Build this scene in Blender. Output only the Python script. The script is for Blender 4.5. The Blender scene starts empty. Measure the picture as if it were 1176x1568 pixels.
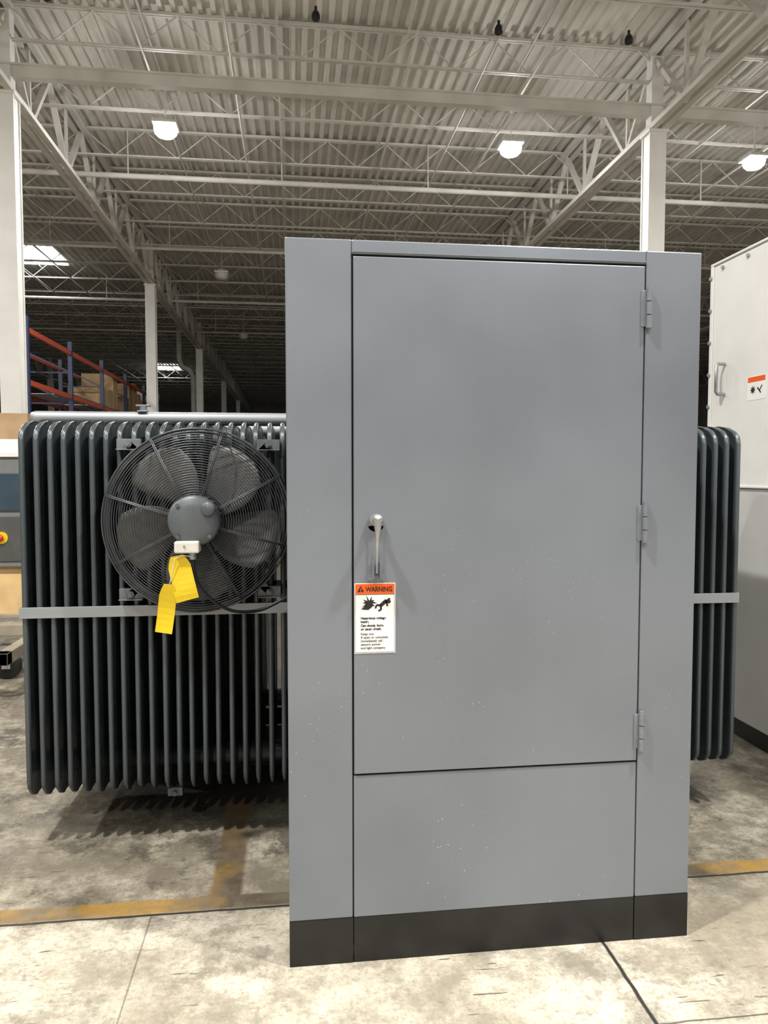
import bpy, math, random
from mathutils import Vector, Matrix
random.seed(7)
scene = bpy.context.scene
D = bpy.data
scene.view_settings.view_transform='Standard'

# ------------------------------------------------------------------ node helpers
class NT:
    def __init__(s, name):
        s.mat = D.materials.new(name); s.mat.use_nodes = True
        s.nt = s.mat.node_tree; s.nt.nodes.clear()
        s.out = s.nt.nodes.new('ShaderNodeOutputMaterial')
        s.b = s.nt.nodes.new('ShaderNodeBsdfPrincipled')
        s.nt.links.new(s.b.outputs[0], s.out.inputs[0])
        s.tc = s.nt.nodes.new('ShaderNodeTexCoord')
        s.P = s.tc.outputs['Object']
    def _set(s, sock, v):
        if hasattr(v, 'is_linked') or isinstance(v, bpy.types.NodeSocket): s.nt.links.new(v, sock)
        else: sock.default_value = v
    def math(s, op, a, b=None, c=None, clamp=False):
        n = s.nt.nodes.new('ShaderNodeMath'); n.operation = op; n.use_clamp = clamp
        s._set(n.inputs[0], a)
        if b is not None: s._set(n.inputs[1], b)
        if c is not None: s._set(n.inputs[2], c)
        return n.outputs[0]
    def mapping(s, scale=(1,1,1), loc=(0,0,0), rot=(0,0,0), vec=None):
        n = s.nt.nodes.new('ShaderNodeMapping')
        n.inputs['Scale'].default_value = scale; n.inputs['Location'].default_value = loc
        n.inputs['Rotation'].default_value = rot
        s.nt.links.new(vec or s.P, n.inputs[0]); return n.outputs[0]
    def noise(s, scale=5, detail=4, rough=.5, vec=None, dist=0):
        n = s.nt.nodes.new('ShaderNodeTexNoise'); n.inputs['Scale'].default_value = scale
        n.inputs['Detail'].default_value = detail; n.inputs['Roughness'].default_value = rough
        n.inputs['Distortion'].default_value = dist
        s.nt.links.new(vec or s.P, n.inputs['Vector']); return n.outputs[0]
    def voro(s, scale=5, vec=None, feature='F1', out=0):
        n = s.nt.nodes.new('ShaderNodeTexVoronoi'); n.inputs['Scale'].default_value = scale; n.feature = feature
        s.nt.links.new(vec or s.P, n.inputs['Vector']); return n.outputs[out]
    def ramp(s, v, a, b, lo=0., hi=1.):
        n = s.nt.nodes.new('ShaderNodeMapRange'); n.clamp = True
        s._set(n.inputs[0], v); n.inputs[1].default_value = a; n.inputs[2].default_value = b
        n.inputs[3].default_value = lo; n.inputs[4].default_value = hi; return n.outputs[0]
    def mix(s, f, a, b):
        n = s.nt.nodes.new('ShaderNodeMix'); n.data_type = 'RGBA'
        s._set(n.inputs[0], f)
        for i, v in ((6, a), (7, b)):
            if isinstance(v, tuple): n.inputs[i].default_value = (*v, 1) if len(v) == 3 else v
            else: s.nt.links.new(v, n.inputs[i])
        return n.outputs[2]
    def xyz(s, vec=None):
        n = s.nt.nodes.new('ShaderNodeSeparateXYZ'); s.nt.links.new(vec or s.P, n.inputs[0]); return n.outputs
    def bump(s, h, strength=.2, dist=.01):
        n = s.nt.nodes.new('ShaderNodeBump'); n.inputs['Strength'].default_value = strength
        n.inputs['Distance'].default_value = dist; s.nt.links.new(h, n.inputs['Height'])
        s.nt.links.new(n.outputs[0], s.b.inputs['Normal'])
    def set(s, **k):
        for key, v in k.items():
            nm = {'color':'Base Color','rough':'Roughness','metal':'Metallic','spec':'Specular IOR Level','coat':'Coat Weight','coatr':'Coat Roughness'}[key]
            if isinstance(v, tuple): v = (*v, 1)
            s._set(s.b.inputs[nm], v)
        return s

def simple(name, col, rough=.5, metal=0, var=.12, nscale=6, bump=0):
    m = NT(name)
    f = m.noise(nscale, 2, .6)
    a = tuple(max(0, c*(1-var)) for c in col); b = tuple(min(1, c*(1+var)) for c in col)
    m.set(color=m.mix(m.ramp(f, .3, .7), a, b), rough=rough, metal=metal)
    if bump: m.bump(m.noise(nscale*12, 1), bump, .004)
    return m.mat
def emit(name, col, s):
    m = NT(name); m.set(color=(.8,.8,.8))
    m.b.inputs['Emission Color'].default_value = (*col, 1); m.b.inputs['Emission Strength'].default_value = s
    return m.mat

# ------------------------------------------------------------------ mesh builder
class MB:
    def __init__(s): s.v=[]; s.f=[]; s.mi=[]; s.sm=[]
    def add(s, vs, fs, mat=0, smooth=False):
        o=len(s.v); s.v += [tuple(v) for v in vs]
        for f in fs: s.f.append([i+o for i in f]); s.mi.append(mat); s.sm.append(smooth)
    def box(s, x0,x1,y0,y1,z0,z1, mat=0):
        vs=[(x0,y0,z0),(x1,y0,z0),(x1,y1,z0),(x0,y1,z0),(x0,y0,z1),(x1,y0,z1),(x1,y1,z1),(x0,y1,z1)]
        s.add(vs,[(0,3,2,1),(4,5,6,7),(0,1,5,4),(1,2,6,5),(2,3,7,6),(3,0,4,7)],mat)
    def bar(s, p0, p1, w, h, mat=0, up=(0,0,1)):
        p0=Vector(p0);p1=Vector(p1); d=(p1-p0).normalized(); u=Vector(up)
        if abs(d.dot(u))>.98: u=Vector((1,0,0))
        r=d.cross(u).normalized()*w/2; u=r.cross(d).normalized()*h/2
        vs=[p0-r-u,p0+r-u,p0+r+u,p0-r+u,p1-r-u,p1+r-u,p1+r+u,p1-r+u]
        s.add(vs,[(0,1,2,3),(7,6,5,4),(0,4,5,1),(1,5,6,2),(2,6,7,3),(3,7,4,0)],mat)
    def sweep(s, path, r, n=8, mat=0, closed=False, caps=True):
        P=[Vector(p) for p in path]; N=len(P); rings=[]
        d0=(P[1]-P[0]).normalized(); ref=Vector((0,0,1)) if abs(d0.z)<.9 else Vector((1,0,0))
        a=d0.cross(ref).normalized()
        for i,p in enumerate(P):
            if closed: d=(P[(i+1)%N]-P[i-1]).normalized()
            else: d=(P[min(i+1,N-1)]-P[max(i-1,0)]).normalized()
            a=(a-d*a.dot(d)).normalized(); b=d.cross(a)
            rr=r[i] if isinstance(r,(list,tuple)) else r
            rings.append([p+(a*math.cos(2*math.pi*k/n)+b*math.sin(2*math.pi*k/n))*rr for k in range(n)])
        vs=[v for g in rings for v in g]; fs=[]
        M=N if closed else N-1
        for i in range(M):
            j=(i+1)%N
            for k in range(n): fs.append((i*n+k,i*n+(k+1)%n,j*n+(k+1)%n,j*n+k))
        s.add(vs,fs,mat,True)
        if caps and not closed:
            s.add(rings[0],[tuple(range(n))[::-1]],mat); s.add(rings[-1],[tuple(range(n))],mat)
    def cyl(s, p0, p1, r, n=24, mat=0): s.sweep([p0,p1], r, n, mat)
    def ring(s, c, R, r, n=72, m=6, mat=0, axis='Y'):
        c=Vector(c); pts=[]
        for i in range(n):
            a=2*math.pi*i/n; x,y=math.cos(a)*R,math.sin(a)*R
            pts.append(c+(Vector((x,0,y)) if axis=='Y' else Vector((x,y,0)) if axis=='Z' else Vector((0,x,y))))
        s.sweep(pts, r, m, mat, closed=True)
    def lathe(s, c, prof, n=48, mat=0, axis='Y'):
        c=Vector(c); vs=[]; fs=[]
        for (r,t) in prof:
            for k in range(n):
                a=2*math.pi*k/n; x,y=math.cos(a)*r,math.sin(a)*r
                vs.append(c+(Vector((x,t,y)) if axis=='Y' else Vector((x,y,t)) if axis=='Z' else Vector((t,x,y))))
        for i in range(len(prof)-1):
            for k in range(n): fs.append((i*n+k,i*n+(k+1)%n,(i+1)*n+(k+1)%n,(i+1)*n+k))
        s.add(vs,fs,mat,True)
    def poly(s, pts, mat=0): s.add(pts,[tuple(range(len(pts)))],mat)
    def obj(s, name, mats, parent=None, bevel=0, fix=True):
        me=D.meshes.new(name); me.from_pydata(s.v,[],s.f)
        for m in (mats if isinstance(mats,(list,tuple)) else [mats]): me.materials.append(m)
        me.polygons.foreach_set('material_index', s.mi); me.polygons.foreach_set('use_smooth', s.sm)
        me.update()
        o=D.objects.new(name, me); scene.collection.objects.link(o)
        if parent: o.parent=parent
        if bevel:
            b=o.modifiers.new('bevel','BEVEL'); b.width=bevel; b.segments=2; b.limit_method='ANGLE'
        return o
def empty(name, loc=(0,0,0)):
    e=D.objects.new(name,None); scene.collection.objects.link(e); e.empty_display_size=.1; return e

# ------------------------------------------------------------------ materials
def paint(name, col, speck=True, rough=.33, streaky=.10, cloudy=1., metal=.3):
    m=NT(name)
    streak=m.noise(1,2,.5,vec=m.mapping((14,14,.25)))
    cloud=m.noise(1.5,2,.5)
    fine=m.noise(260,1,.5)
    c=m.mix(m.ramp(cloud,.35,.65), tuple(x*(1-.10*cloudy) for x in col), tuple(x*(1+.08*cloudy) for x in col))
    c=m.mix(m.ramp(streak,.35,.75,0,streaky), c, tuple(x*1.15 for x in col))
    c=m.mix(m.ramp(fine,.45,.8,0,.2), c, tuple(x*.88 for x in col))
    if speck:
        z=m.xyz()[2]
        v=m.voro(30,vec=m.mapping((1.6,1,1.1)))
        gate=m.ramp(m.noise(3.5,1,.5),.50,.60)
        low=m.ramp(z,.2,1.7,1.0,.1)
        sp=m.math('MULTIPLY',m.math('MULTIPLY',m.ramp(v,.06,.09,1,0),gate),low)
        c=m.mix(m.math('MULTIPLY',sp,.75), c, (.66,.68,.70))
    m.set(color=c, rough=m.ramp(cloud,.3,.7,rough-.03,rough+.05), metal=metal)
    m.bump(fine,.04,.001)
    return m.mat
M_paint=paint('cabinet_grey_paint',(.205,.226,.262),rough=.31,metal=.35)
M_base=simple('black_base_paint',(.005,.005,.006),.36,0,.7,9)
M_dark=simple('dark_gap',(.004,.004,.005),.8)
M_rad=paint('radiator_paint',(.070,.085,.094),False,.28)
M_radlight=paint('radiator_header_paint',(.27,.29,.31),False,.4)
M_steel=simple('zinc_steel',(.40,.41,.42),.35,.7,.15,30)
M_hinge=simple('painted_hinge',(.20,.22,.25),.33,.3,.1,30)
M_bracket=simple('painted_bracket',(.15,.165,.18),.4,.2,.1,30)
M_wire=simple('guard_wire',(.075,.08,.088),.33,.5,.15,30)
M_blade=simple('fan_blade_grey',(.125,.127,.125),.45,.1,.15,8)
M_motor=simple('fan_motor_grey',(.10,.112,.125),.42,.2,.15,14,.1)
M_white=simple('off_white_plastic',(.66,.64,.58),.45)
M_yellow=simple('yellow_tag',(.68,.48,.006),.5,0,.08,9)
M_rubber=simple('black_rubber',(.010,.010,.011),.5)
M_deck=simple('roof_deck_paint',(.68,.655,.61),.6,0,.14,1.2)
M_joist=simple('joist_paint',(.68,.66,.62),.5,0,.1,2)
M_col=simple('column_paint',(.82,.81,.78),.5,0,.06,2)
M_wall=simple('wall_paint',(.46,.455,.44),.7,0,.1,.6)
M_encl=simple('white_enclosure_paint',(.76,.76,.74),.38,0,.05,3)
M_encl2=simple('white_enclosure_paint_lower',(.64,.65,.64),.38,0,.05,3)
M_orange=simple('rack_orange',(.36,.06,.03),.45)
M_blue=simple('rack_blue',(.02,.03,.08),.45)
M_card=simple('cardboard',(.36,.24,.13),.8,0,.15,5)
M_ply=simple('plywood',(.60,.42,.20),.7,0,.2,4)
M_shrink=simple('plastic_wrap',(.22,.24,.26),.25)
M_black=simple('black_ink',(.01,.01,.01),.5)
M_orangeL=simple('label_orange',(.80,.11,.006),.4,0,.03)
M_labelw=simple('label_white',(.85,.85,.84),.4,0,.02)
M_lens=emit('led_lens',(1,.99,.96),150)
M_sky=emit('skylight_diffuser',(.95,1,1),8)

# floor
m=NT('concrete_floor'); X,Y,Z=m.xyz()
med=m.noise(1.6,8,.72); fine=m.noise(60,3,.75)
blot=m.noise(6.0,8,.82)
c=m.mix(m.ramp(med,.40,.58),(.31,.275,.21),(.57,.53,.435))
c=m.mix(m.ramp(blot,.48,.57,0,.65),c,(.235,.208,.16))
c=m.mix(m.ramp(blot,.44,.37,0,.4),c,(.63,.60,.52))
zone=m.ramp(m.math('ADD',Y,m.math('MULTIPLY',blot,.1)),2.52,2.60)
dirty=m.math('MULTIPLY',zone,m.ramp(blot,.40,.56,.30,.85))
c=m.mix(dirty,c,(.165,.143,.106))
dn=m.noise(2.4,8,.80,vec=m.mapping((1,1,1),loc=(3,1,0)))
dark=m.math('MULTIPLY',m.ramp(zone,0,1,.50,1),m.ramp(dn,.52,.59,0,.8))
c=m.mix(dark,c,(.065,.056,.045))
under_shade=m.math('MULTIPLY',m.math('MULTIPLY',m.ramp(m.math('ADD',X,m.math('MULTIPLY',blot,.5)),-.95,-.45),m.ramp(X,1.9,2.2,1,0)),m.ramp(m.math('ADD',Y,m.math('MULTIPLY',blot,.5)),3.20,3.55))  # mask for the shade under the transformer, painted into the floor colour
c=m.mix(m.math('MULTIPLY',under_shade,.85),c,(.025,.023,.02))
c=m.mix(m.ramp(fine,.50,.68,0,.55),c,(.19,.17,.13))
for (rz,lc,col,amt,th) in ((.7,0,(.06,.053,.043),.8,.645),(-.5,4,(.08,.07,.055),.65,.65)):
    s_=m.noise(1,3,.6,vec=m.mapping((7,60,1),loc=(lc,0,0),rot=(0,0,rz)))
    g_=m.noise(2.2,2,.5,vec=m.mapping((1,1,1),loc=(lc+2,1,0)))
    c=m.mix(m.math('MULTIPLY',m.ramp(s_,th,th+.03,0,amt),m.ramp(g_,.45,.58)),c,col)
sp=m.voro(2.7,vec=m.mapping((1,1,1),loc=(.3,.1,0)))
c=m.mix(m.ramp(m.math('ADD',sp,m.math('MULTIPLY',blot,.10)),.078,.092,.85,0),c,(.05,.045,.04))
wear=blot
wear2=m.noise(2.2,3,.6)
def band(v,c0,w,edge=.004):
    d=m.math('ABSOLUTE',m.math('SUBTRACT',v,c0)); return m.ramp(d,w-edge,w+edge,1,0)
wob=m.math('MULTIPLY',m.math('SUBTRACT',m.noise(6,2,.6),.5),.016)
Yw=m.math('ADD',Y,wob); Xw=m.math('ADD',X,wob)
s1=m.math('MULTIPLY',band(Yw,2.56,.040,.006),m.ramp(wear,.45,.60,.95,.40))
s2=m.math('MULTIPLY',m.math('MULTIPLY',band(Xw,-.250,.055,.008),m.ramp(Y,2.55,2.56)),m.math('MULTIPLY',m.ramp(wear,.45,.62,.95,.5),m.ramp(Y,4.5,4.6,1,0)))
st=m.math('MAXIMUM',s1,s2)
yel=m.math('MULTIPLY',m.ramp(wear2,.42,.58),m.ramp(m.math('ADD',Y,m.math('MULTIPLY',blot,.3)),2.83,2.98,1,.12))
c=m.mix(m.math('MULTIPLY',st,.95),c,m.mix(yel,(.085,.062,.04),(.38,.215,.03)))
j=band(X,-.487,.0025,.0015)
j=m.math('MULTIPLY',j,m.ramp(Y,2.50,2.52,1,0))
j=m.math('MAXIMUM',m.math('MULTIPLY',j,.55), band(Yw,2.512,.006,.003))
jr=m.math('MULTIPLY',band(Xw,.975,.006,.002),m.ramp(Y,2.60,2.62,1,0))
j=m.math('MAXIMUM',j,jr)
j=m.math('MAXIMUM',j,m.math('MULTIPLY',band(Yw,1.83,.003,.0015),m.math('MULTIPLY',m.ramp(X,.97,.98),.8)))
for jx in (-4.2,6.0): j=m.math('MAXIMUM',j,band(X,jx,.006,.003))
for jy in (6.2,12.): j=m.math('MAXIMUM',j,band(Y,jy,.006,.003))
c=m.mix(j,c,(.025,.022,.02))
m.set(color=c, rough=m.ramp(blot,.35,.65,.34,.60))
m.bump(m.math('ADD',m.math('MULTIPLY',fine,.4),m.math('MULTIPLY',j,-2.)),.25,.004)
M_floor=m.mat

# ------------------------------------------------------------------ room shell
XL,XR,YF,YB=-26.,28.,-14.,75.
b=MB(); b.box(XL,XR,YF,YB,-.2,0); b.obj('floor',M_floor)
b=MB(); b.box(XL-.2,XL,YF,YB,0,8.9); b.obj('wall_left',M_wall)
b=MB(); b.box(XR,XR+.2,YF,YB,0,8.9); b.obj('wall_right',M_wall)
b=MB(); b.box(XL,XR,YB,YB+.2,0,8.9); b.obj('wall_back',M_wall)
b=MB(); b.box(XL,XR,YF-.2,YF,0,8.9); b.obj('wall_front',M_wall)
prof=[];x=XL
while x<XR-.1:
    prof+=[(x,8.55),(x+.07,8.55),(x+.09,8.62),(x+.18,8.62)]; x+=.20
b=MB(); vs=[(p[0],YF,p[1]) for p in prof]+[(p[0],YB,p[1]) for p in prof]; n=len(prof)
b.add(vs,[(i,i+n,i+n+1,i+1) for i in range(n-1)],0)
b.box(XL,XR,YF,YB,8.64,8.8)
b.obj('ceiling',M_deck)

roof=empty('roof_framework')
colX=[-4.24-10.26*2,-4.24-10.26,-4.24,6.02,6.02+10.26,6.02+20.52]
colY=[-12,12,23.3,35,47,59]
b=MB(); y=-12.
while y<=74:
    zt,zb=8.53,7.97
    for dy in (-.028,.028):
        b.box(XL+.1,XR-.1,y+dy-.018,y+dy+.018,zt-.045,zt)
        b.box(XL+.1,XR-.1,y+dy-.016,y+dy+.016,zb,zb+.03)
    x=XL+.1; up=False; st=.62
    while x<XR-st:
        b.bar((x,y,zt-.03 if up else zb+.02),(x+st,y,zb+.02 if up else zt-.03),.018,.018); up=not up; x+=st
    y+=2.
b.obj('roof_joists',M_joist,roof)
b=MB()
for x in [XL+1.2+2.05*i for i in range(26)]:
    if min(abs(x-c) for c in colX)<.4: continue
    b.box(x-.014,x+.014,YF+1,YB-1,7.945,7.970)
    b.box(x-.014,x+.014,YF+1,YB-1,8.44,8.465)
b.obj('joist_bridging',M_joist,roof)
b=MB()
for x in colX:
    for dx in (-.09,.09):
        b.box(x+dx-.05,x+dx+.05,YF+.5,YB-.5,7.18,7.26)
        b.box(x+dx-.05,x+dx+.05,YF+.5,YB-.5,8.38,8.48)
    y=-12.
    while y<74:
        b.bar((x,y,8.42),(x,y+1,7.22),.10,.07); b.bar((x,y+1,7.22),(x,y+2,8.42),.10,.07)
        b.bar((x,y+1,7.22),(x,y+1,8.42),.06,.05)
        y+=2.
b.obj('roof_girders',M_joist,roof)
b=MB()
b.box(XL+.1,XR-.1,11.93,12.07,7.42,7.58)
b.box(XL+.1,XR-.1,11.88,12.12,7.575,7.60)
b.obj('tie_beam',M_joist,roof)
b=MB()
for y,z,r in ((15.9,7.55,.055),(9.3,7.75,.03),(21,7.6,.04),(27,7.55,.05),(33,7.6,.04)):
    b.cyl((XL+.3,y,z),(XR-.3,y,z),r,12)
    x=XL+1
    while x<XR:
        b.box(x-.01,x+.01,y-.01,y+.01,z,8.5); x+=3.1
for x in (-7.1,-.9,3.0,9.2):
    b.cyl((x,YF+1,7.82),(x,YB-1,7.82),.02,8)
b.obj('sprinkler_pipes',M_joist,roof)
b=MB()
for x in (-3.2,.35,2.95,4.9,8.0):
    b.cyl((x,10.6,7.95),(x,10.6,7.86),.02,10); b.lathe((x,10.6,7.80),[(.0,.09),(.04,.08),(.06,.03),(.055,-.03),(.0,-.06)],16,axis='Z')
b.obj('smoke_detectors',M_rubber,roof)

for x in colX[1:5]:
    for y in colY:
        if y==-12 and abs(x)>8: continue
        b=MB(); w=.145
        b.box(x-w,x+w,y-w,y-w+.03,0,7.18); b.box(x-w,x+w,y+w-.03,y+w,0,7.18); b.box(x-w+.02,x+w-.02,y-w+.03,y+w-.03,0,7.18)
        b.box(x-.25,x+.25,y-.25,y+.25,0,.03)
        b.box(x-.17,x+.17,y-.17,y+.17,7.13,7.18); b.box(x-.10,x+.10,y-.10,y+.10,7.18,8.38)
        b.obj('building_column',M_col)
b=MB(); b.sweep([(-5.3,36,8.3),(-5.3,36,6.9),(-5.15,35.9,6.5),(-4.75,35.7,6.3),(-4.6,35.65,6.0),(-4.6,35.65,0)],.13,12); b.obj('roof_drain_pipe',M_joist)

# ------------------------------------------------------------------ high bay lights
def highbay(x,y,on=True,power=400,z=7.5):
    e=empty('high_bay_light')
    b=MB(); b.box(x-.20,x+.20,y-.20,y+.20,z,z+.05); b.box(x-.10,x+.10,y-.10,y+.10,z+.05,z+.13)
    for i in range(7): b.box(x-.18+.06*i-.006,x-.18+.06*i+.006,y-.18,y+.18,z+.05,z+.09)
    b.cyl((x,y,z+.13),(x,y,8.4),.012,8)
    b.obj('housing',M_col,e,.006)
    b=MB(); b.lathe((x,y,z),[(.195,-.001),(.20,-.05),(.185,-.11),(.14,-.155),(.07,-.175),(0,-.18)],32,axis='Z')
    b.obj('lens',M_lens if on else M_white,e)
    if on:
        l=D.lights.new('lamp','AREA'); l.shape='DISK'; l.size=.28; l.energy=power; l.color=(1,.965,.91)
        o=D.objects.new('lamp',l); scene.collection.objects.link(o); o.location=(x,y,z-.20); o.parent=e
for x in (-2.16,4.0,8.8): highbay(x,13.5,True,240)
highbay(-8.6,13.5,True,260)
for x in (-8.6,10.8): highbay(x,7.2,True,330)
for x in (-2.3,3.1): highbay(x,.6,True,550)
highbay(9.4,.6,True,360); highbay(-8.6,.6,True,360)
for x in (-3.0,4.0): highbay(x,-6.2,True,440)
for p in ((-2.1,23.),(3.9,23.2),(-2.1,33.),(-7.6,19.5),(3.9,33.)): highbay(*p,on=False)
b=MB()
for (x,y) in ((-8.4,25.5),(-8.4,51.)):
    b.box(x-.9,x+.9,y-1.0,y+1.0,8.53,8.545)
b.obj('skylights',M_sky)

# ------------------------------------------------------------------ terminal cabinet
X0,X1,YC,H=-.02,1.26,2.185,2.182
cab=empty('transformer_cabinet')
b=MB(); b.box(X0+.003,X1-.003,YC+.012,2.76,0.02,H-.001); b.obj('shell',M_paint,cab,.003)
b=MB(); b.box(X0+.1,X1-.1,YC+.0085,YC+.0115,.05,H-.03); b.obj('gap_backing',M_dark,cab)
XA,XBb=.175,1.077
ZD0,ZD1=.588,2.138
g=.0024
b=MB()
b.box(X0,XA-g,YC,YC+.012,.143,H); b.box(XBb+g,X1,YC,YC+.012,.143,H)
b.box(XA-g,XBb+g,YC+.0005,YC+.012,ZD1+g,H)
b.obj('front_frame',M_paint,cab,.004)
b=MB(); b.box(XA+g,XBb-g,YC-.003,YC+.010,ZD0+g,ZD1-g-.002); b.obj('door',M_paint,cab,.003)
b=MB(); b.box(XA+.0012,XBb-.0012,YC+.001,YC+.012,.143,ZD0-g-.002); b.obj('lower_panel',M_paint,cab,.002)
b=MB()
b.box(X0,XA-.001,YC,YC+.0115,0,.1428); b.box(XA+.001,XBb-.001,YC+.001,YC+.0115,0,.1428); b.box(XBb+.001,X1,YC,YC+.0115,0,.1428)
b.box(X0,X0+.004,YC+.012,2.76,0,.1428); b.box(X1-.004,X1,YC+.012,2.76,0,.1428)
b.obj('base_skirt',M_base,cab,.0015)
b=MB(); b.box(XA,XBb,YC-.004,YC,ZD1+.007,ZD1+.010); b.obj('drip_lip',M_hinge,cab)
for z in (2.005,1.345,.685):
    b=MB(); hx=XBb+.004
    b.box(hx-.018,hx+.018,YC-.007,YC-.0005,z-.055,z+.055)
    for k in range(3):
        b.cyl((hx+.004,YC-.012,z-.06+k*.041),(hx+.004,YC-.012,z-.06+k*.041+.038),.0085,14)
    b.cyl((hx+.004,YC-.012,z+.06),(hx+.004,YC-.012,z+.066),.006,10)
    b.obj('hinge',M_hinge,cab,.001)
b=MB(); hx=.243; hy=YC-.003
b.cyl((hx,hy-.004,1.362),(hx,hy-.018,1.362),.019,24)
b.cyl((hx,hy-.018,1.362),(hx,hy-.05,1.362),.010,18)
b.sweep([(hx-.004,hy-.050,1.366),(hx,hy-.058,1.352),(hx,hy-.050,1.325),(hx,hy-.036,1.29),(hx,hy-.030,1.25),(hx,hy-.028,1.205)],[.012,.012,.007,.0045,.004,.004],14)
b.lathe((hx,hy-.052,1.366),[(0,-.016),(.011,-.014),(.015,-.006),(.015,.004),(.010,.012)],18)
b.obj('handle_lever',M_steel,cab)
b=MB()
b.box(hx-.023,hx+.023,hy-.005,hy,1.175,1.345)
b.cyl((hx,hy,1.352),(hx,hy-.005,1.352),.026,24)
b.box(hx-.012,hx-.009,hy-.036,hy-.005,1.19,1.24); b.box(hx+.009,hx+.012,hy-.036,hy-.005,1.19,1.24)
b.box(hx-.026,hx+.026,hy-.010,hy,1.180,1.198)
for dx in (-.018,.018): b.cyl((hx+dx,hy-.010,1.189),(hx+dx,hy-.015,1.189),.005,6)
b.obj('handle_base_plate',M_hinge,cab,.001)

def text(s,x,y,z,size,mat,parent,rot=(math.pi/2,0,0),bold=0,name='text',sx=1):
    cu=D.curves.new(name,'FONT'); cu.body=s; cu.size=size; cu.offset=bold; cu.extrude=0.0002
    o=D.objects.new('tmp',cu); scene.collection.objects.link(o)
    bpy.context.view_layer.update()
    me=D.meshes.new_from_object(o.evaluated_get(bpy.context.evaluated_depsgraph_get()))
    D.objects.remove(o)
    me.materials.clear(); me.materials.append(mat)
    t=D.objects.new(name,me); scene.collection.objects.link(t); t.location=(x,y,z); t.rotation_euler=rot; t.scale=(sx,1,1); t.parent=parent
    return t
def warning_label(parent, lx0, lx1, lz0, lz1, y, full=True):
    w=lx1-lx0; h=lz1-lz0
    b=MB(); b.box(lx0,lx1,y-.0008,y,lz0,lz1,0)
    e=.0022
    b.box(lx0+e,lx1-e,y-.0012,y-.0008,lz1-h*.155,lz1-e,1)
    for q in ((lx0+e,lx1-e,lz0+e,lz0+e+.0012),(lx0+e,lx1-e,lz1-h*.165,lz1-h*.158)): b.box(q[0],q[1],y-.0011,y-.0008,q[2],q[3],2)
    b.box(lx0+e,lx0+e+.001,y-.0011,y-.0008,lz0+e,lz1-e,2); b.box(lx1-e-.001,lx1-e,y-.0011,y-.0008,lz0+e,lz1-e,2)
    cx=lx0+w*.15; cz=lz1-h*.085; r=h*.048
    b.poly([(cx-r,y-.0016,cz-r*.8),(cx+r,y-.0016,cz-r*.8),(cx,y-.0016,cz+r)],2)
    cx=lx0+w*.36; cz=lz1-h*.28; pts=[]
    for i in range(20):
        a=2*math.pi*i/20; rr=(w*.21 if i%2==0 else w*.085)*(1+.25*math.sin(i*2.3)); pts.append((cx+rr*math.cos(a),y-.0014,cz+rr*.80*math.sin(a)))
    ctr=(cx,y-.0014,cz)
    b.add([ctr]+pts,[(0,i+1,(i+1)%20+1) for i in range(20)],2)
    b.add([(cx-w*.2,y-.0015,cz-h*.09),(cx-w*.02,y-.0015,cz-h*.10),(cx+w*.12,y-.0015,cz-h*.03),(cx-w*.06,y-.0015,cz-h*.02)],[(0,1,2,3)],2)
    fx=lx0+w*.68; fz=lz1-h*.30; yy=y-.0014
    def limb(a,c,t): b.bar((a[0],yy,a[1]),(c[0],yy,c[1]),t,.0004,2,up=(0,1,0))
    limb((fx-w*.04,fz-h*.02),(fx+w*.10,fz+h*.05),.011)
    limb((fx-w*.04,fz-h*.02),(fx-w*.14,fz-h*.01),.006); limb((fx-w*.14,fz-h*.01),(fx-w*.17,fz-h*.06),.005)
    limb((fx-w*.04,fz-h*.02),(fx-w*.03,fz-h*.08),.006); limb((fx-w*.03,fz-h*.08),(fx-w*.10,fz-h*.095),.005)
    limb((fx+w*.09,fz+h*.045),(fx+w*.19,fz+h*.08),.005); limb((fx+w*.09,fz+h*.045),(fx+w*.13,fz-h*.03),.005)
    hc=(fx+w*.16,yy,fz+h*.035); n=14
    b.add([(hc[0]+.006*math.cos(6.283*i/n),yy-.0001,hc[2]+.006*math.sin(6.283*i/n)) for i in range(n)],[tuple(range(n))],2)
    b.obj('warning_label',[M_labelw,M_orangeL,M_black],parent)
    text('WARNING',lx0+w*.27,y-.0016,lz1-h*.120,h*.098,M_black,parent,bold=.0005,sx=.80)
    text('!',lx0+w*.138,y-.0018,lz1-h*.118,h*.07,M_orangeL,parent,bold=.0006)
    ls=[('Hazardous voltage',.50,1),('inside.',.55,1),('Can shock, burn,',.605,1),('or cause death.',.655,1),('Keep out.',.725,0),('If open or unlocked,',.775,0),('immediately call',.825,0),('electric power',.875,0),('and light company.',.925,0)]
    for s_,t,bo in ls: text(s_,lx0+w*.15,y-.0012,lz1-h*(t+.012),h*.048,M_black,parent,bold=.0003*bo+.00008)
warning_label(cab,.179,.302,.960,1.172,YC-.0035)

# ------------------------------------------------------------------ transformer body + radiators
tr=empty('power_transformer')
b=MB()
b.box(.12,1.22,2.78,4.45,.14,1.66,0); b.box(.07,1.27,2.775,4.5,1.66,1.69,0)
b.obj('tank',M_rad,tr,.008)
b=MB(); b.box(.10,.26,2.80,4.5,0,.14); b.box(1.04,1.2,2.80,4.5,0,.14); b.box(.26,1.04,2.85,2.95,.02,.14); b.box(.26,1.04,4.3,4.4,.02,.14)
b.box(-.75,.10,3.72,3.84,.03,.13); b.box(-.75,.10,4.3,4.42,.03,.13); b.box(-.80,-.70,3.70,4.44,0,.16)
b.obj('base_skid',M_base,tr,.004)
b=MB()
for x in (.4,.95): b.cyl((x,3.3,1.69),(x,3.3,1.86),.05,16); b.lathe((x,3.3,1.86),[(.05,0),(.07,.01),(.07,.03),(.03,.04),(.03,.10),(0,.11)],18,axis='Z')
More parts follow.
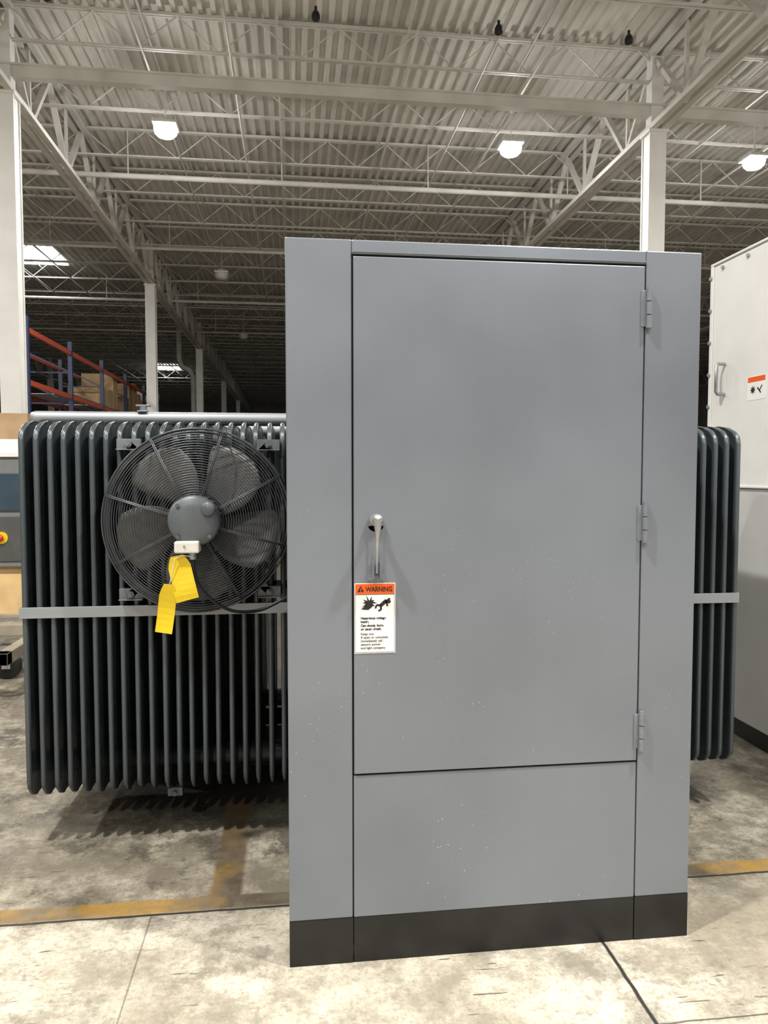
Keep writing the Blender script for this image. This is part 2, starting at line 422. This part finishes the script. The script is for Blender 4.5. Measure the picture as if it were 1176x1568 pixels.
b.obj('bushings',M_steel,tr)

def radiator(name,xa,xb,side,yf=3.0,yb=3.62,front=True):
    n=int(round((xb-xa)/.0525)); dx=(xb-xa)/n
    b=MB(); zb,zt=.205,1.712
    for i in range(n+1):
        x=xa+i*dx; jit=random.uniform(-.002,.002); jz=random.uniform(-.006,.004)
        lv=[(zb+jz,yf+.075,yb-.075,.005),(zb+.02+jz,yf+.03,yb-.03,.006),(zb+.05,yf+.003,yb-.003,.009),(zb+.075,yf,yb,.0105)]
        lv+=[(.95,yf,yb,.0105),(zt-.085,yf,yb,.0105),(zt-.055,yf+.008,yb-.008,.0105),(zt-.030,yf+.035,yb-.035,.010),(zt-.010,yf+.085,yb-.085,.009),(zt,yf+.15,yb-.15,.006)]
        rings=[]
        for (z,a,c,hw) in lv:
            body=hw*.5
            prof=[(0,a),(hw*.75,a+.003),(hw,a+.010),(hw*.85,a+.022),(body,a+.032),(body,a+.11),(hw*.8,a+.135),(hw*.8,(a+c)/2-.03),(body,(a+c)/2)]
            full=[(px,py) for px,py in prof]+[(px,a+c-py) for px,py in prof[::-1][1:]]
            loop=full+[(-px,py) for px,py in full[::-1][1:-1]]
            rings.append([(x+jit+px,py,z) for px,py in loop])
        m_=len(rings[0]); vs=[v for r in rings for v in r]; fs=[]
        for k in range(len(rings)-1):
            for q in range(m_): fs.append((k*m_+q,k*m_+(q+1)%m_,(k+1)*m_+(q+1)%m_,(k+1)*m_+q))
        b.add(vs,fs,0,True); b.add(rings[0],[tuple(range(m_))[::-1]],0); b.add(rings[-1],[tuple(range(m_))],0)
    b.obj(name+'_fins',M_rad,tr)
    b=MB(); tx=.13 if side<0 else 1.21; ex=xa-.02 if side<0 else xb-.10
    sg=-1 if side<0 else 1
    hy_=yf+.25
    for z,r in ((1.732,.028),(.275,.045)):
        b.cyl((ex,hy_,z),(tx,hy_,z),r,24,1 if z>1 else 0)
        b.lathe((ex,hy_,z),[(r,0),(r*.8,.018*sg),(0,.025*sg)],24,mat=1 if z>1 else 0,axis='X')
    b.obj(name+'_header',[M_rad,M_radlight],tr)
    b=MB()
    xa2,xb2=xa-.018,xb+.012
    b.box(xa2,xb2,yf-.008,yf-.001,.935,.978); b.box(xa2,xb2,yb+.001,yb+.008,.935,.978)
    b.box(xa2,xa2+.004,yf-.001,yb+.001,.935,.978); b.box(xb2-.004,xb2,yf-.001,yb+.001,.935,.978)
    b.obj(name+'_strap',M_radlight,tr,.001)
radiator('left_radiator',-1.043,.01,-1)
radiator('right_radiator',1.34,1.922,1)
radiator('left_rear_radiator',-1.065,-.11,-1,3.78,4.40)
radiator('right_rear_radiator',1.36,1.92,1,3.78,4.40)
b=MB(); b.cyl((-.63,3.25,1.76),(-.63,3.25,1.785),.015,12); b.box(-.66,-.60,3.24,3.26,1.782,1.79); b.box(-.65,-.61,3.22,3.28,1.757,1.765)
b.obj('vent_plug',M_bracket,tr,.002)
b=MB(); b.box(-.52,-.46,3.05,3.09,.175,.21); b.cyl((-.49,3.045,.19),(-.49,3.035,.19),.01,8); b.obj('lower_lug',M_rad,tr,.003)
b=MB(); b.box(1.66,1.74,3.22,3.28,1.76,1.78); b.obj('upper_lug',M_radlight,tr,.004)

# ------------------------------------------------------------------ cooling fan
fan=empty('cooling_fan')
cx,cz=-.366,1.319; yr=2.985; R=.350
b=MB()
def gy(r):
    t=min(1,max(0,(r-.10)/(R-.10))); return -.155+.055*t**2.6
rad=[.105+(R-.105)*i/26 for i in range(27)]
for r in rad: b.ring((cx,yr+gy(r),cz),r,.0020,80,5)
for k in range(5): b.ring((cx,yr-.082+k*.018,cz),R+.004,.0019,80,5)
b.ring((cx,yr-.004,cz),R+.006,.0045,80,6); b.ring((cx,yr-.100,cz),R+.002,.0036,80,6)
for k in range(8):
    a=math.radians(22.5+45*k+6)
    for da in (-.022,.022):
        pth=[]
        for i in range(9):
            r=.09+(R-.09)*i/8; aa=a+da*(.105/r)*1.2
            pth.append((cx+r*math.cos(aa),yr+gy(r)-.004,cz+r*math.sin(aa)))
        pth.append((cx+(R+.008)*math.cos(a),yr-.05,cz+(R+.008)*math.sin(a))); pth.append((cx+(R+.008)*math.cos(a),yr-.004,cz+(R+.008)*math.sin(a)))
        b.sweep(pth,.0028,5)
b.obj('guard',M_wire,fan)
b=MB(); b.lathe((cx,yr,cz),[(R-.012,-.004),(R-.012,-.05),(R-.008,-.055),(R-.004,-.05),(R-.004,-.004),(R-.012,-.004)],72); b.obj('venturi_ring',M_wire,fan)
b=MB()
nb=5
for k in range(nb):
    a0=math.radians(40+72*k); rows=[]
    for i in range(9):
        t=i/8; r=.05+.265*t; half=math.radians(30-9*t+6*math.sin(t*3.1)); pitch=.045-.012*t
        lean=.30*t
        row=[]
        for j_ in range(9):
            s_=-1+2*j_/8; rr=r
            if i==8: rr=r-.022*s_*s_
            aa=a0+lean+half*s_
            yy=yr-.062+pitch*s_+.010*(1-s_*s_)
            row.append((cx+rr*math.cos(aa),yy,cz+rr*math.sin(aa)))
        rows.append(row)
    vs=[v for r_ in rows for v in r_]; fs=[(i*9+j_,i*9+j_+1,(i+1)*9+j_+1,(i+1)*9+j_) for i in range(8) for j_ in range(8)]
    b.add(vs,fs,0,True)
o=b.obj('blades',M_blade,fan); s=o.modifiers.new('sol','SOLIDIFY'); s.thickness=.004
b=MB(); b.lathe((cx,yr,cz),[(0,-.01),(.06,-.012),(.068,-.03),(.068,-.10),(.05,-.11)],32); b.obj('hub',M_motor,fan)
b=MB(); mx,mz=cx+.005,cz+.008
b.lathe((mx,yr,mz),[(.05,-.10),(.096,-.105),(.100,-.12),(.100,-.135),(.092,-.14),(.090,-.215),(.094,-.22),(.094,-.235),(.086,-.245),(.05,-.25),(0,-.252)],40)
for k in range(4):
    a=math.radians(45+90*k); px,pz=mx+.080*math.cos(a),mz+.080*math.sin(a); b.cyl((px,yr-.238,pz),(px,yr-.252,pz),.008,6)
for k in range(24):
    a=2*math.pi*k/24; p=Vector((math.cos(a),0,math.sin(a)))
    c0=Vector((mx,yr-.145,mz))+p*.092; b.bar(c0,c0+Vector((0,-.065,0)),.010,.003,up=tuple(p.cross(Vector((0,1,0)))))
b.lathe((mx+.055,yr-.245,mz+.045),[(.026,0),(.026,-.018),(.02,-.024),(0,-.025)],20)
b.obj('motor',M_motor,fan)
b=MB(); b.box(mx-.066,mx+.022,yr-.275,yr-.205,mz-.115,mz-.072); b.obj('junction_box',M_white,fan,.006)
b=MB(); b.cyl((mx-.005,yr-.24,mz-.115),(mx-.005,yr-.24,mz-.140),.013,14); b.cyl((mx-.03,yr-.276,mz-.09),(mx-.03,yr-.279,mz-.09),.004,8); b.obj('cable_gland',M_steel,fan)
b=MB()
pts=[Vector(p) for p in ((mx-.005,yr-.24,mz-.135),(mx-.0,yr-.235,mz-.19),(mx+.02,yr-.22,mz-.25),(mx+.07,yr-.19,mz-.31),(mx+.14,yr-.15,mz-.352),(mx+.23,yr-.10,mz-.358),(mx+.31,yr-.08,mz-.325),(mx+.355,yr-.10,mz-.30),(mx+.44,yr-.16,mz-.29),(mx+.50,yr-.22,mz-.28))]
def cat(P,n=8):
    out=[]
    for i in range(len(P)-1):
        p0=P[max(i-1,0)];p1=P[i];p2=P[i+1];p3=P[min(i+2,len(P)-1)]
        for k in range(n):
            t=k/n; out.append(.5*((2*p1)+(p2-p0)*t+(2*p0-5*p1+4*p2-p3)*t*t+(3*p1-p0-3*p2+p3)*t**3))
    out.append(P[-1]); return out
b.sweep(cat(pts),.0065,8); b.obj('power_cable',M_rubber,fan)
b=MB()
for sx in (-1,1):
    for sz in (-1,1):
        bx,bz=cx+sx*.268,cz+sz*.293
        b.box(bx-.045,bx+.045,2.972,2.998,bz-.022,bz+.022); 
        b.box(bx-.045,bx+.045,2.955,2.974,bz-.022,bz-.018)
        b.cyl((bx,2.972,bz),(bx,2.960,bz),.014,6); b.cyl((bx,2.972,bz),(bx,2.948,bz),.007,10)
        b.bar((bx-sx*.0,2.975,bz),(cx+sx*.235,2.975,cz+sz*.262),.03,.006,up=(0,1,0))
b.obj('mounting_brackets',M_bracket,fan,.001)
def tag(name,top,ang,w,l,twist):
    b=MB(); rows=[]
    for i in range(9):
        t=i/8; cxx=top[0]+math.sin(ang)*l*t; czz=top[2]-math.cos(ang)*l*t; yy=top[1]+.008*math.sin(t*4+twist)
        wl=w*(.55+.45*min(1,t*5))
        rows+= [(cxx-wl/2*math.cos(ang),yy-twist*.006*t,czz-wl/2*math.sin(ang)),(cxx+wl/2*math.cos(ang),yy+twist*.006*t,czz+wl/2*math.sin(ang))]
    b.add(rows,[(2*i,2*i+1,2*i+3,2*i+2) for i in range(8)],0,False)
    o=b.obj(name,M_yellow,fan); s=o.modifiers.new('sol','SOLIDIFY'); s.thickness=.0005
tag('yellow_tag',(mx-.060,yr-.262,mz-.125),.24,.080,.165,1.)
tag('yellow_tag_lower',(mx-.085,yr-.268,mz-.225),-.13,.062,.180,-1.)
b=MB(); b.sweep([(mx-.005,yr-.25,mz-.13),(mx-.04,yr-.268,mz-.122),(mx-.065,yr-.266,mz-.135),(mx-.085,yr-.27,mz-.235)],.0015,5); b.obj('tag_string',M_white,fan)

# ------------------------------------------------------------------ white enclosure on the right
en=empty('white_equipment_enclosure')
b=MB(); ex=2.5; y0,y1=1.9,4.22; zt=2.73
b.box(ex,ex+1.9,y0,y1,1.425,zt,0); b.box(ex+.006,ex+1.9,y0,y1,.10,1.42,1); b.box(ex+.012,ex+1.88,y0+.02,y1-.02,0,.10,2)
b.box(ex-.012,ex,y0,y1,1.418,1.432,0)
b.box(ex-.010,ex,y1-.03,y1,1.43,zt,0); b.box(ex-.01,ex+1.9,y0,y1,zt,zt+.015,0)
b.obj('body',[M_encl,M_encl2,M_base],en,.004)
b=MB()
for i in range(7): z=1.52+i*.19; b.cyl((ex-.010,y1-.014,z),(ex-.022,y1-.014,z),.011,8)
for i in range(9): y=y1-.12-i*.24; b.cyl((ex,y,zt-.03),(ex-.012,y,zt-.03),.011,8)
for z in (.2,.6,1.0,): b.cyl((ex+.006,y1-.03,z),(ex-.006,y1-.03,z),.011,8)
b.sweep([(ex,4.06,2.135),(ex-.045,4.06,2.135),(ex-.055,4.06,2.12),(ex-.055,4.06,1.975),(ex-.045,4.06,1.96),(ex,4.06,1.96)],.010,8)
b.obj('hardware',M_steel,en)
b=MB(); ly0,ly1,lz0,lz1=3.68,3.84,1.90,2.03
b.box(ex-.0015,ex,ly0,ly1,lz0,lz1,0); b.box(ex-.0022,ex-.0015,ly0+.004,ly1-.004,lz1-.032,lz1-.004,1)
pts=[]; cy,cz2=3.79,1.955
for i in range(16):
    a=2*math.pi*i/16; rr=.026 if i%2==0 else .012; pts.append((ex-.0025,cy+rr*math.cos(a),cz2+rr*math.sin(a)))
b.add([(ex-.0025,cy,cz2)]+pts,[(0,i+1,(i+1)%16+1) for i in range(16)],2)
b.bar((ex-.0025,3.72,1.935),(ex-.0025,3.75,1.965),.008,.001,2,up=(1,0,0)); b.bar((ex-.0025,3.71,1.975),(ex-.0025,3.73,1.95),.006,.001,2,up=(1,0,0))
b.obj('warning_label',[M_labelw,M_orangeL,M_black],en)

# ------------------------------------------------------------------ left background: machine cabinet, crate on dolly
mc=empty('control_panel_machine')
b=MB()
b.box(-3.3,-1.95,5.8,6.6,.80,1.62,0); b.box(-3.3,-1.93,5.78,6.62,1.62,1.66,1)
b.box(-2.75,-2.0,5.785,5.8,1.22,1.50,2); b.box(-2.75,-2.0,5.79,5.8,.84,1.18,3)
b.obj('housing',[simple('machine_grey',(.16,.165,.165),.45),M_encl2,simple('machine_blue_panel',(.03,.055,.075),.3),simple('machine_black_panel',(.07,.072,.07),.4)],mc,.006)
b=MB(); b.cyl((-2.16,5.79,1.02),(-2.16,5.782,1.02),.045,24,0); b.cyl((-2.16,5.782,1.02),(-2.16,5.755,1.02),.016,16,1); b.lathe((-2.16,5.755,1.02),[(.0,-.016),(.018,-.014),(.026,-.004),(.024,.004)],20,1)
b.obj('emergency_stop_button',[M_yellow,simple('estop_red',(.45,.02,.015),.35)],mc)
b=MB(); b.box(-3.3,-1.97,5.85,6.6,.44,.80,0)
for x in (-3.28,-2.66,-2.03): b.box(x,x+.06,5.83,5.85,.44,.80,0)
b.obj('plywood_crate',M_ply)
b=MB(); b.box(-3.0,-2.0,5.95,6.5,1.66,1.76,0); b.obj('white_carton',M_encl2,None,.004)
b=MB(); b.box(-3.0,-2.02,5.98,6.5,1.76,1.96,0); b.box(-3.0,-2.02,6.21,6.27,1.961,1.963,1); b.obj('cardboard_box',[M_card,M_ply],None,.003)
dl=empty('equipment_dolly')
b=MB()
b.box(-3.4,-1.85,5.55,5.63,.33,.41); b.box(-3.4,-1.85,6.5,6.58,.33,.41)
for x in (-3.4,-2.65,-1.93): b.box(x,x+.08,5.0,6.6,.25,.33)
b.box(-3.3,-1.9,5.8,6.6,.41,.44)
b.box(-3.4,-1.85,5.0,5.08,.25,.33); b.obj('frame',simple('dolly_wood',(.30,.26,.20),.7),dl,.004)
b=MB()
for (x,y) in ((-2.08,5.62),(-3.3,5.62),(-2.08,6.5),(-3.3,6.5)):
    b.lathe((x,y,.10),[(.0,-.026),(.045,-.026),(.05,-.02),(.085,-.024),(.10,-.015),(.10,.015),(.085,.024),(.05,.02),(.045,.026),(0,.026)],28,0)
    b.box(x-.03,x+.03,y-.035,y-.03,.08,.21,1); b.box(x-.03,x+.03,y+.03,y+.035,.08,.21,1); b.box(x-.05,x+.05,y-.05,y+.05,.21,.25,1); b.cyl((x,y-.04,.10),(x,y+.04,.10),.012,10,1)
b.obj('casters',[M_rubber,M_steel],dl)

# ------------------------------------------------------------------ pallet rack
rk=empty('pallet_rack')
ys=[15+2.8*i for i in range(6)]
b=MB()
for y in ys:
    for x in (-5.05,-6.1):
        b.box(x-.045,x+.045,y-.04,y+.04,0,4.5,0)
    z=.3
    while z<4.2: b.bar((-5.05,y,z),(-6.1,y,z+.5),.03,.03,0); b.bar((-5.05,y,z),(-6.1,y,z),.03,.03,0); z+=.7
for i in range(5):
    for x in (-5.05,-6.1):
        for z in (4.2,3.2,1.9): b.box(x-.025,x+.025,ys[i]+.04,ys[i+1]-.04,z,z+.10,1)
    for z in (3.2,1.9):
        if i>=1: b.box(-6.1,-5.05,ys[i]+.1,ys[i+1]-.1,z+.12,z+.135,2)
b.obj('frame',[M_blue,M_orange,M_steel],rk)
b=MB(); wr=MB()
for i in range(2,5):
    for z in (3.335,2.035):
        y=ys[i]+.25
        while y<ys[i+1]-.7:
            w=random.uniform(.5,.9); h=random.uniform(.45,1.1)
            (b if random.random()<.7 else wr).box(-6.0,-5.12,y,y+w,z,z+h); y+=w+.06
b.obj('cartons',M_card,rk,.004); wr.obj('wrapped_pallets',M_shrink,rk,.01)

# ------------------------------------------------------------------ world + camera
w=D.worlds.new('world'); scene.world=w; w.use_nodes=True
w.node_tree.nodes['Background'].inputs[0].default_value=(.7,.8,1,1); w.node_tree.nodes['Background'].inputs[1].default_value=.15
cam=D.cameras.new('camera'); co=D.objects.new('camera',cam); scene.collection.objects.link(co)
co.location=(0,0,1.5); co.rotation_euler=(math.radians(87),0,math.radians(-7))
cam.sensor_fit='HORIZONTAL'; cam.sensor_width=36; cam.lens=36*1130/1176; cam.clip_end=300
scene.camera=co
